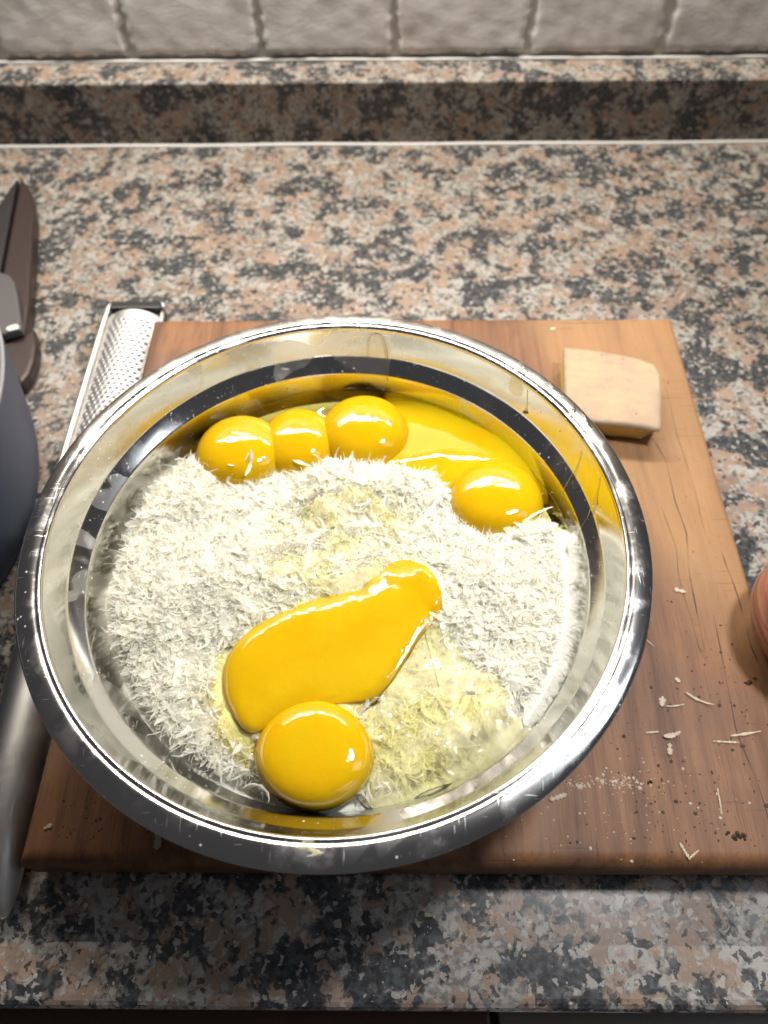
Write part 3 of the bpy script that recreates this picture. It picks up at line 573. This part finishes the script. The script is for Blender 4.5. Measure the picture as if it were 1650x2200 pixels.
big_shred((-6.3, 19.85, 5.45), 1.3, 1.3, .2, 1.2, 'wet shred stuck to the lower side of the left yolk', m_shred, seed=5, el=.5)
big_shred((-6.75, 19.9, 5.4), .5, 1.2, .16, 1.8, 'curled pale flake against the lower edge of the left yolk', m_shred, seed=6)
big_shred((6.1, 17.3, 5.3), .5, 1.6, .2, -.6, 'pale strand trailing from the right yolk to the steel wall', m_shred, seed=7)
big_shred((-4.6, 6.2, 4.9), 2.6, 1.5, .16, 3.0, 'curled shred between the front yolk and the rim', m_shred, seed=8, roll_=.9)
big_shred((-9.31, 5.3, .06), 1.6, .95, .42, .3, 'pale flake on the board front edge below the bowl', seed=11, roll_=.05, el=0)
big_shred((-13.83, 5.75, .05), .5, .4, .22, .3, 'tiny flake at the left front corner of the board', seed=12, roll_=.05, el=0)
big_shred((13.59, 16.33, .05), -.3, .62, .3, .3, 'pale angular flake on the board right of the bowl', seed=13, roll_=.05, el=0)
big_shred((12.56, 11.92, .05), -.8, .3, .22, .2, 'small flake above the group of shreds on the board', seed=14, roll_=.05, el=0)
big_shred((11.69, 10.94, .06), 1.3, .55, .3, .4, 'pale rounded flake left of the curved shred on the board', seed=15, roll_=.05, el=0)
big_shred((11.8, 9.45, .12), .2, .9, .35, 1.2, 'crumpled pale flake with a dark hollow on the board', seed=16, roll_=.4)
big_shred((11.6, 8.9, .06), 1.4, .6, .25, .5, 'thin flake hanging below the crumpled flake on the board', seed=17, roll_=.1, el=0)
big_shred((11.0, 9.6, .05), .1, .7, .12, .3, 'short strand just left of the crumpled flake on the board', seed=18, roll_=.1, el=0)
big_shred((13.28, 11.01, .06), -.5, 1.5, .14, 1.0, 'curved tan shred on the board right of the bowl', seed=19, roll_=.2, el=0)
big_shred((12.2, 10.75, .05), .1, 1.0, .07, .9, 'thin tan thread beside the curved shred on the board', seed=20, roll_=.1, el=0)
big_shred((14.92, 9.54, .06), .15, 1.6, .13, .3, 'upper of two pale slivers across the long crack', seed=21, roll_=.1, el=0)
big_shred((14.0, 9.2, .06), -.05, 1.3, .1, .2, 'lower of two pale slivers across the long crack', seed=22, roll_=.1, el=0)
big_shred((13.2, 6.9, .06), 1.5, 1.8, .09, -.9, 'curled brown thread near the front right of the board', seed=23, roll_=.2, el=0)
big_shred((11.4, 4.95, .03), 2.0, .8, .14, .3, 'flake caught on the front edge of the board', seed=24, roll_=.1, el=0)
big_shred((11.75, 4.85, .02), .6, .6, .1, .3, 'sliver beside the flake on the front edge of the board', seed=25, roll_=.1, el=0)
big_shred((9.64, 33.98, .05), .4, .4, .3, .3, 'small pale crumb at the back of the board behind the bowl', seed=26, roll_=.05, el=0)
big_shred((6.7, 6.95, .05), .3, .9, .25, .4, 'faint pale flake on the board beside the lower right rim', seed=27, roll_=.05, el=0)
big_shred((11.5, 13.9, .05), -1.0, 1.3, .05, .9, 'fine pale thread curved on the board next to the right rim', seed=28, roll_=.05, el=0)

# ---- pepper-like crumbs and pale dust on the board and worktop
def crumbs(name, n, area_, size, mat, label, cat, seed, zf=None):
    r = np.random.default_rng(seed); v, f = [], []
    ico = [(0, 0, 1), (.9, 0, .3), (.28, .85, .3), (-.73, .53, .3), (-.73, -.53, .3), (.28, -.85, .3)]
    for _ in range(n):
        x, y = area_(r); s = size*r.gamma(1.6, .6)+.012; z = (float(btop(np.array(x), np.array(y))) if zf is None else zf)+.012; a = r.uniform(0, 6.28); b0 = len(v); sx, sy = r.uniform(.6, 1.5, 2)
        for p in ico: v.append((x+s*sx*(p[0]*math.cos(a)-p[1]*math.sin(a)), y+s*sy*(p[0]*math.sin(a)+p[1]*math.cos(a)), z+s*.7*(p[2]-.35)))
        f += [(b0, b0+k_, b0+k_ % 5+1) for k_ in range(1, 6)]
    return tag(obj(name, v, f, mat), label, cat, kind='stuff')
def board_area(r):
    q = r.uniform()
    if q < .3: c_ = [(11.5, 7.5), (13.8, 8), (9.6, 7.6), (14.5, 11.7), (12.5, 6.2)][r.integers(5)]; return np.clip(c_[0]+r.normal(0, .9), 5, 16.8), np.clip(c_[1]+r.normal(0, .9), 4.7, 30)
    if q < .42: return -12.4+r.normal(0, .35), np.clip(6.8+r.normal(0, .9), 5.0, 10)
    if q < .5: return r.uniform(-13.5, -9.5), r.uniform(5, 9)
    return r.uniform(6.5, 16.6), r.uniform(4.8, 30) if r.uniform() < .35 else r.uniform(4.8, 15)
crumbs('pepper_crumbs', 380, board_area, .026, m_crumb, 'scattered dark brown crumbs on the cutting board', 'crumbs', 5)
crumbs('cheese_dust', 260, lambda r: (8.9+r.normal(0, 1.1), 7.55+r.normal(0, .12)) if r.uniform() < .6 else (9+r.normal(0, 3), 6.8+r.normal(0, 1.4)), .022, m_flake, 'pale dusting of cheese on the board right of the bowl', 'cheese dust', 6)
crumbs('worktop_crumbs', 120, lambda r: (r.uniform(-16, 15), r.uniform(-.1, 4.0)), .03, m_flake, 'tiny pale crumbs on the granite in front of the board', 'crumbs', 9, CZ)
v, f = [], []
for (x, y, s) in ((13.66, 5.5, .24), (15.69, 11.75, .22), (13.25, 5.62, .1), (10.52, 7.57, .1)):
    b0 = len(v); r = random.Random(int(x*10))
    for k_ in range(5):
        dx, dy, q = r.uniform(-s, s), r.uniform(-s, s)*.6, s*r.uniform(.3, .6); b0 = len(v)
        v += [(x+dx+q*math.cos(t)*r.uniform(.7, 1.2), y+dy+q*math.sin(t)*r.uniform(.7, 1.2), .01) for t in np.linspace(0, 5.2, 6)]+[(x+dx, y+dy, .02+q*.7)]; f += [(b0+i, b0+(i+1) % 6, b0+6) for i in range(6)]
tag(obj('burnt_crumbs', v, f, m_crumb, None, False), 'larger dark lumpy crumbs on the right of the board', 'crumbs', kind='stuff')

# ------------------------------------------------------------------ wedge of cheese
cw = thing('cheese_wedge', 'pale block of hard cheese with tan rind on the back right of the board', 'cheese', (12.2, 28, 0))
top = [(9.63, 30.89), (11.1, 30.72), (12.51, 30.42), (13.6, 30.05), (14.55, 29.55), (14.69, 28.74), (14.35, 26.8), (13.95, 24.9), (12.42, 25.18), (10.73, 25.4), (9.1, 25.9)]
bot = [(9.63, 30.6), (11.1, 30.5), (12.51, 30.3), (13.6, 29.95), (14.4, 29.5), (14.55, 28.74), (14.45, 27.2), (14.2, 26.0), (13.4, 25.5), (11.82, 25.7), (9.4, 26.2)]
n = len(top); zt = 1.6
v = [(x, y, .02) for x, y in bot]+[(12.1+(x-12.1)*.99, 28+(y-28)*.99, zt-.2) for x, y in top]; f = [tuple(range(n))[::-1], tuple(range(n, 2*n))]+[(i, (i+1) % n, n+(i+1) % n, n+i) for i in range(n)]
bevelled(recalc(obj('paste', v, f, m_paste, cw, False)), .04)
def rz(x, y): return zt+.03*nh1(x*1.5, y*1.5)
P = smooth_poly(top, 90, 0); c0 = np.array((12.1, 28.0)); v, f = [], []; K = 12
for k_ in range(K+1):
    t = 1e-3+(1-1e-3)*k_/K; Q = c0+(P-c0)*t; zz = rz(Q[:, 0], Q[:, 1])-.06*(t > .99); v += [tuple(x) for x in np.column_stack([Q, zz])]
v += [(x*1+(c0[0]-x)*-.002, y, zt-.24) for x, y in P]
for k_ in range(K+1):
    for i in range(90): a_ = k_*90; f.append((a_+i, a_+90+i, a_+90+(i+1) % 90, a_+(i+1) % 90))
recalc(obj('rind', v, f, m_rind, cw))

# ------------------------------------------------------------------ grater
gr = thing('grater', 'long steel hand grater with a perforated blade and metal handle left of the board', 'grater', (-16.9, 20, CZ))
xc, hw = -16.75, 1.62; yt, yb = 37.0, 19.5; nrow = 46; ncol = 8; pitch_x = 2*hw*.92/ncol; pitch_y = (yt-.75-yb)/nrow
def gz(x): return -.95-.62*((x-xc)/hw)**2
def gx(u, y): return xc+.0*(y-37)+u
v, f = [], []
def quadgrid(x0, x1, y0, y1, nx, ny):
    b0 = len(v)
    for j in range(ny+1):
        for i in range(nx+1):
            x = x0+(x1-x0)*i/nx; y = y0+(y1-y0)*j/ny; v.append((x, y, gz(x)))
    for j in range(ny):
        for i in range(nx): f.append((b0+j*(nx+1)+i, b0+j*(nx+1)+i+1, b0+(j+1)*(nx+1)+i+1, b0+(j+1)*(nx+1)+i))
quadgrid(xc-hw, xc+hw, yt-.75, yt, 16, 2); quadgrid(xc-hw, xc-hw*.92, yb, yt-.75, 1, 2); quadgrid(xc+hw*.92, xc+hw, yb, yt-.75, 1, 2)
for j in range(nrow):
    off = (j % 2)*.5
    for i in range(-1, ncol+1):
        x0 = xc-hw*.92+(i+off)*pitch_x; x1 = x0+pitch_x; x0c, x1c = max(x0, xc-hw*.92), min(x1, xc+hw*.92)
        if x1c-x0c < 1e-6: continue
        y0 = yb+j*pitch_y; y1 = y0+pitch_y
        if x1c-x0c < pitch_x*.9: quadgrid(x0c, x1c, y0, y1, 1, 1); continue
        cx_, cy_ = (x0+x1)/2, (y0+y1)/2; b0 = len(v); ang = [math.pi/4*k_ for k_ in range(8)]; R = .36*pitch_x
        sq = [(1, 0), (1, 1), (0, 1), (-1, 1), (-1, 0), (-1, -1), (0, -1), (1, -1)]
        for q in sq: x = cx_+q[0]*pitch_x/2; v.append((x, cy_+q[1]*pitch_y/2, gz(x)))
        for a in ang: x = cx_+R*math.cos(a); v.append((x, cy_+R*1.0*math.sin(a), gz(x)+(.05 if math.sin(a) < -.3 else .0)))
        for a in ang: x = cx_+R*.95*math.cos(a); v.append((x, cy_+R*.95*math.sin(a), gz(x)-.09))
        for k_ in range(8):
            q = (k_+1) % 8; f.append((b0+k_, b0+q, b0+8+q, b0+8+k_)); f.append((b0+8+k_, b0+8+q, b0+16+q, b0+16+k_))
obj('blade', v, f, m_blade, gr)
box('hole_shade', xc-hw+.1, xc+hw-.1, yb, yt-.1, -2.3, -2.1, m_black, gr)  # black sheet put under the blade so that its holes look dark
for sx in (-1, 1):
    x = xc+sx*1.86; v, f = tube([(x, 17, -1.5), (x, 28, -1.5), (x, 36.6, -1.5), (x-sx*.05, 37.2, -1.5), (x-sx*.3, 37.6, -1.5)], .16, 8); obj('side_rail', v, f, m_brush, gr)
    prism('side_wall', [(xc+sx*1.62-.03, 18), (xc+sx*1.62+.03, 18), (xc+sx*1.62+.03, 37), (xc+sx*1.62-.03, 37)], -2.2, -1.6, m_brush, gr, 0)
bevelled(obj('end_cap', *boxv(xc-1.5, xc+1.85, 37.15, 37.85, CZ+.02, -1.0), m_black, gr, False), .12, 3)
v, f = tube([(xc-1.85, 37.3, -1.45), (xc-1.6, 37.7, -1.3), (xc-1.2, 37.85, -1.2)], .17, 8); obj('end_bracket', v, f, m_brush, gr)
v, f = tube([(xc+1.7, 37.8, -1.1), (xc+1.95, 37.5, -1.3)], .14, 8); obj('end_bracket', v, f, m_brush, gr)
hp = [(-16.85, 18.5, -1.7), (-16.8, 16, -1.6), (-16.7, 12, -1.5), (-16.55, 9, -1.45), (-16.35, 6.5, -1.5), (-16.1, 4.6, -1.65), (-15.85, 3.3, -1.95), (-15.75, 2.7, -2.15)]
v, f = tube(spline(hp, 5), np.interp(np.linspace(0, 1, 36), np.linspace(0, 1, 8), [1.1, 1.25, 1.3, 1.28, 1.15, .92, .55, .2]), 28)
v = [(x, y, max(z, CZ+.02)) for x, y, z in v]; obj('handle', v, f, m_brush, gr)

# ------------------------------------------------------------------ pot
PCX, PCY = -32.55, 21.5
pot = thing('cooking_pot', 'dark blue grey pot with speckled inside at the left edge', 'pot', (PCX, PCY, CZ))
lathe('body', spline([(.01, CZ+.02), (11.6, CZ+.02), (12.6, CZ+.25), (13.2, -1.6), (13.6, 0), (13.95, 2.4), (14.35, 5.2), (14.5, 5.9)], 3), m_pot, pot, 160, centre=(PCX, PCY))
lathe('rim', spline([(14.5, 5.9), (14.5, 6.02), (14.38, 6.06), (14.25, 6.0)], 3), m_potin, pot, 160, centre=(PCX, PCY))
lathe('inner_coating', spline([(14.25, 6.0), (14.0, 5.0), (13.8, 2), (13.2, 0), (12.4, -1.6), (11, -2.2), (.01, -2.25)], 3), m_potin, pot, 160, centre=(PCX, PCY))

# ------------------------------------------------------------------ dark tool behind the pot
tl = thing('hand_tool', 'dark brown pointed hand tool with grey clasp behind the blue pot', 'hand tool', (-26, 42, CZ))
prism('blade', [(-28.35, 52.4), (-26.95, 50.25), (-26.03, 47.66), (-25.03, 43.27), (-23.83, 37.94), (-23.3, 35.0), (-25.0, 35.2), (-26.5, 41.3), (-28.0, 50.66)], CZ+.02, -1.4, m_tool, tl, .18)
prism('blade', [(-28.55, 52.2), (-28.25, 50.5), (-26.75, 41.4), (-28.2, 38), (-30.5, 41.5), (-29.6, 46.5), (-29.0, 48.85), (-28.75, 51)], CZ+.02, -1.5, m_tool2, tl, .15)
cl = prism('clasp', [(-27.6, 40.4), (-26.3, 40.55), (-25.5, 40.25), (-25.0, 39.6), (-24.42, 38.3), (-23.25, 35.05), (-24.28, 34.64), (-26.6, 34.3)], -1.42, -.8, m_clasp, tl, .15)
rv = prism('rivet', [(-24.2, 34.95), (-24.1, 35.2), (-23.62, 35.42), (-23.42, 35.25), (-23.42, 34.98), (-23.95, 34.75)], -.82, -.68, m_rivet, None, .05); rv.parent = cl; rv.matrix_parent_inverse = Matrix.Translation(-Vector((-26, 42, CZ))*S)
prism('handle', [(-23.4, 35.3), (-22.98, 35.98), (-22.4, 34.31), (-22.2, 33.11), (-22.2, 31.93), (-22.52, 31.0), (-24.0, 32.5), (-25.2, 34.2)], CZ+.02, -1.45, m_tool, tl, .25)

# ------------------------------------------------------------------ onion
nu, nv = 120, 48; v, f = [], []; oc = (18.2, 13.8, 2.35)
for j in range(nv+1):
    p = math.pi*j/nv
    for i in range(nu):
        u = 2*math.pi*i/nu; r = 2.6*math.sin(p)**.92*(1+.012*math.sin(u*17+2*math.sin(p*2))+.008*math.sin(u*29)); v.append((r*math.cos(u), 3.0*math.cos(p), r*math.sin(u)*.92))
for j in range(nv):
    for i in range(nu): f.append((j*nu+i, j*nu+(i+1) % nu, (j+1)*nu+(i+1) % nu, (j+1)*nu+i))
on = thing('onion', 'pinkish brown striped onion at the right edge of the board', 'onion', oc)
ob = obj('skin', np.array(v)+np.array(oc), f, m_onion, on)
v, f = tube([(oc[0], oc[1]+2.9, oc[2]), (oc[0]+.05, oc[1]+3.4, oc[2]+.1), (oc[0]+.2, oc[1]+3.9, oc[2]+.15)], [.35, .16, .05], 8); obj('stem', v, f, m_onion, on)
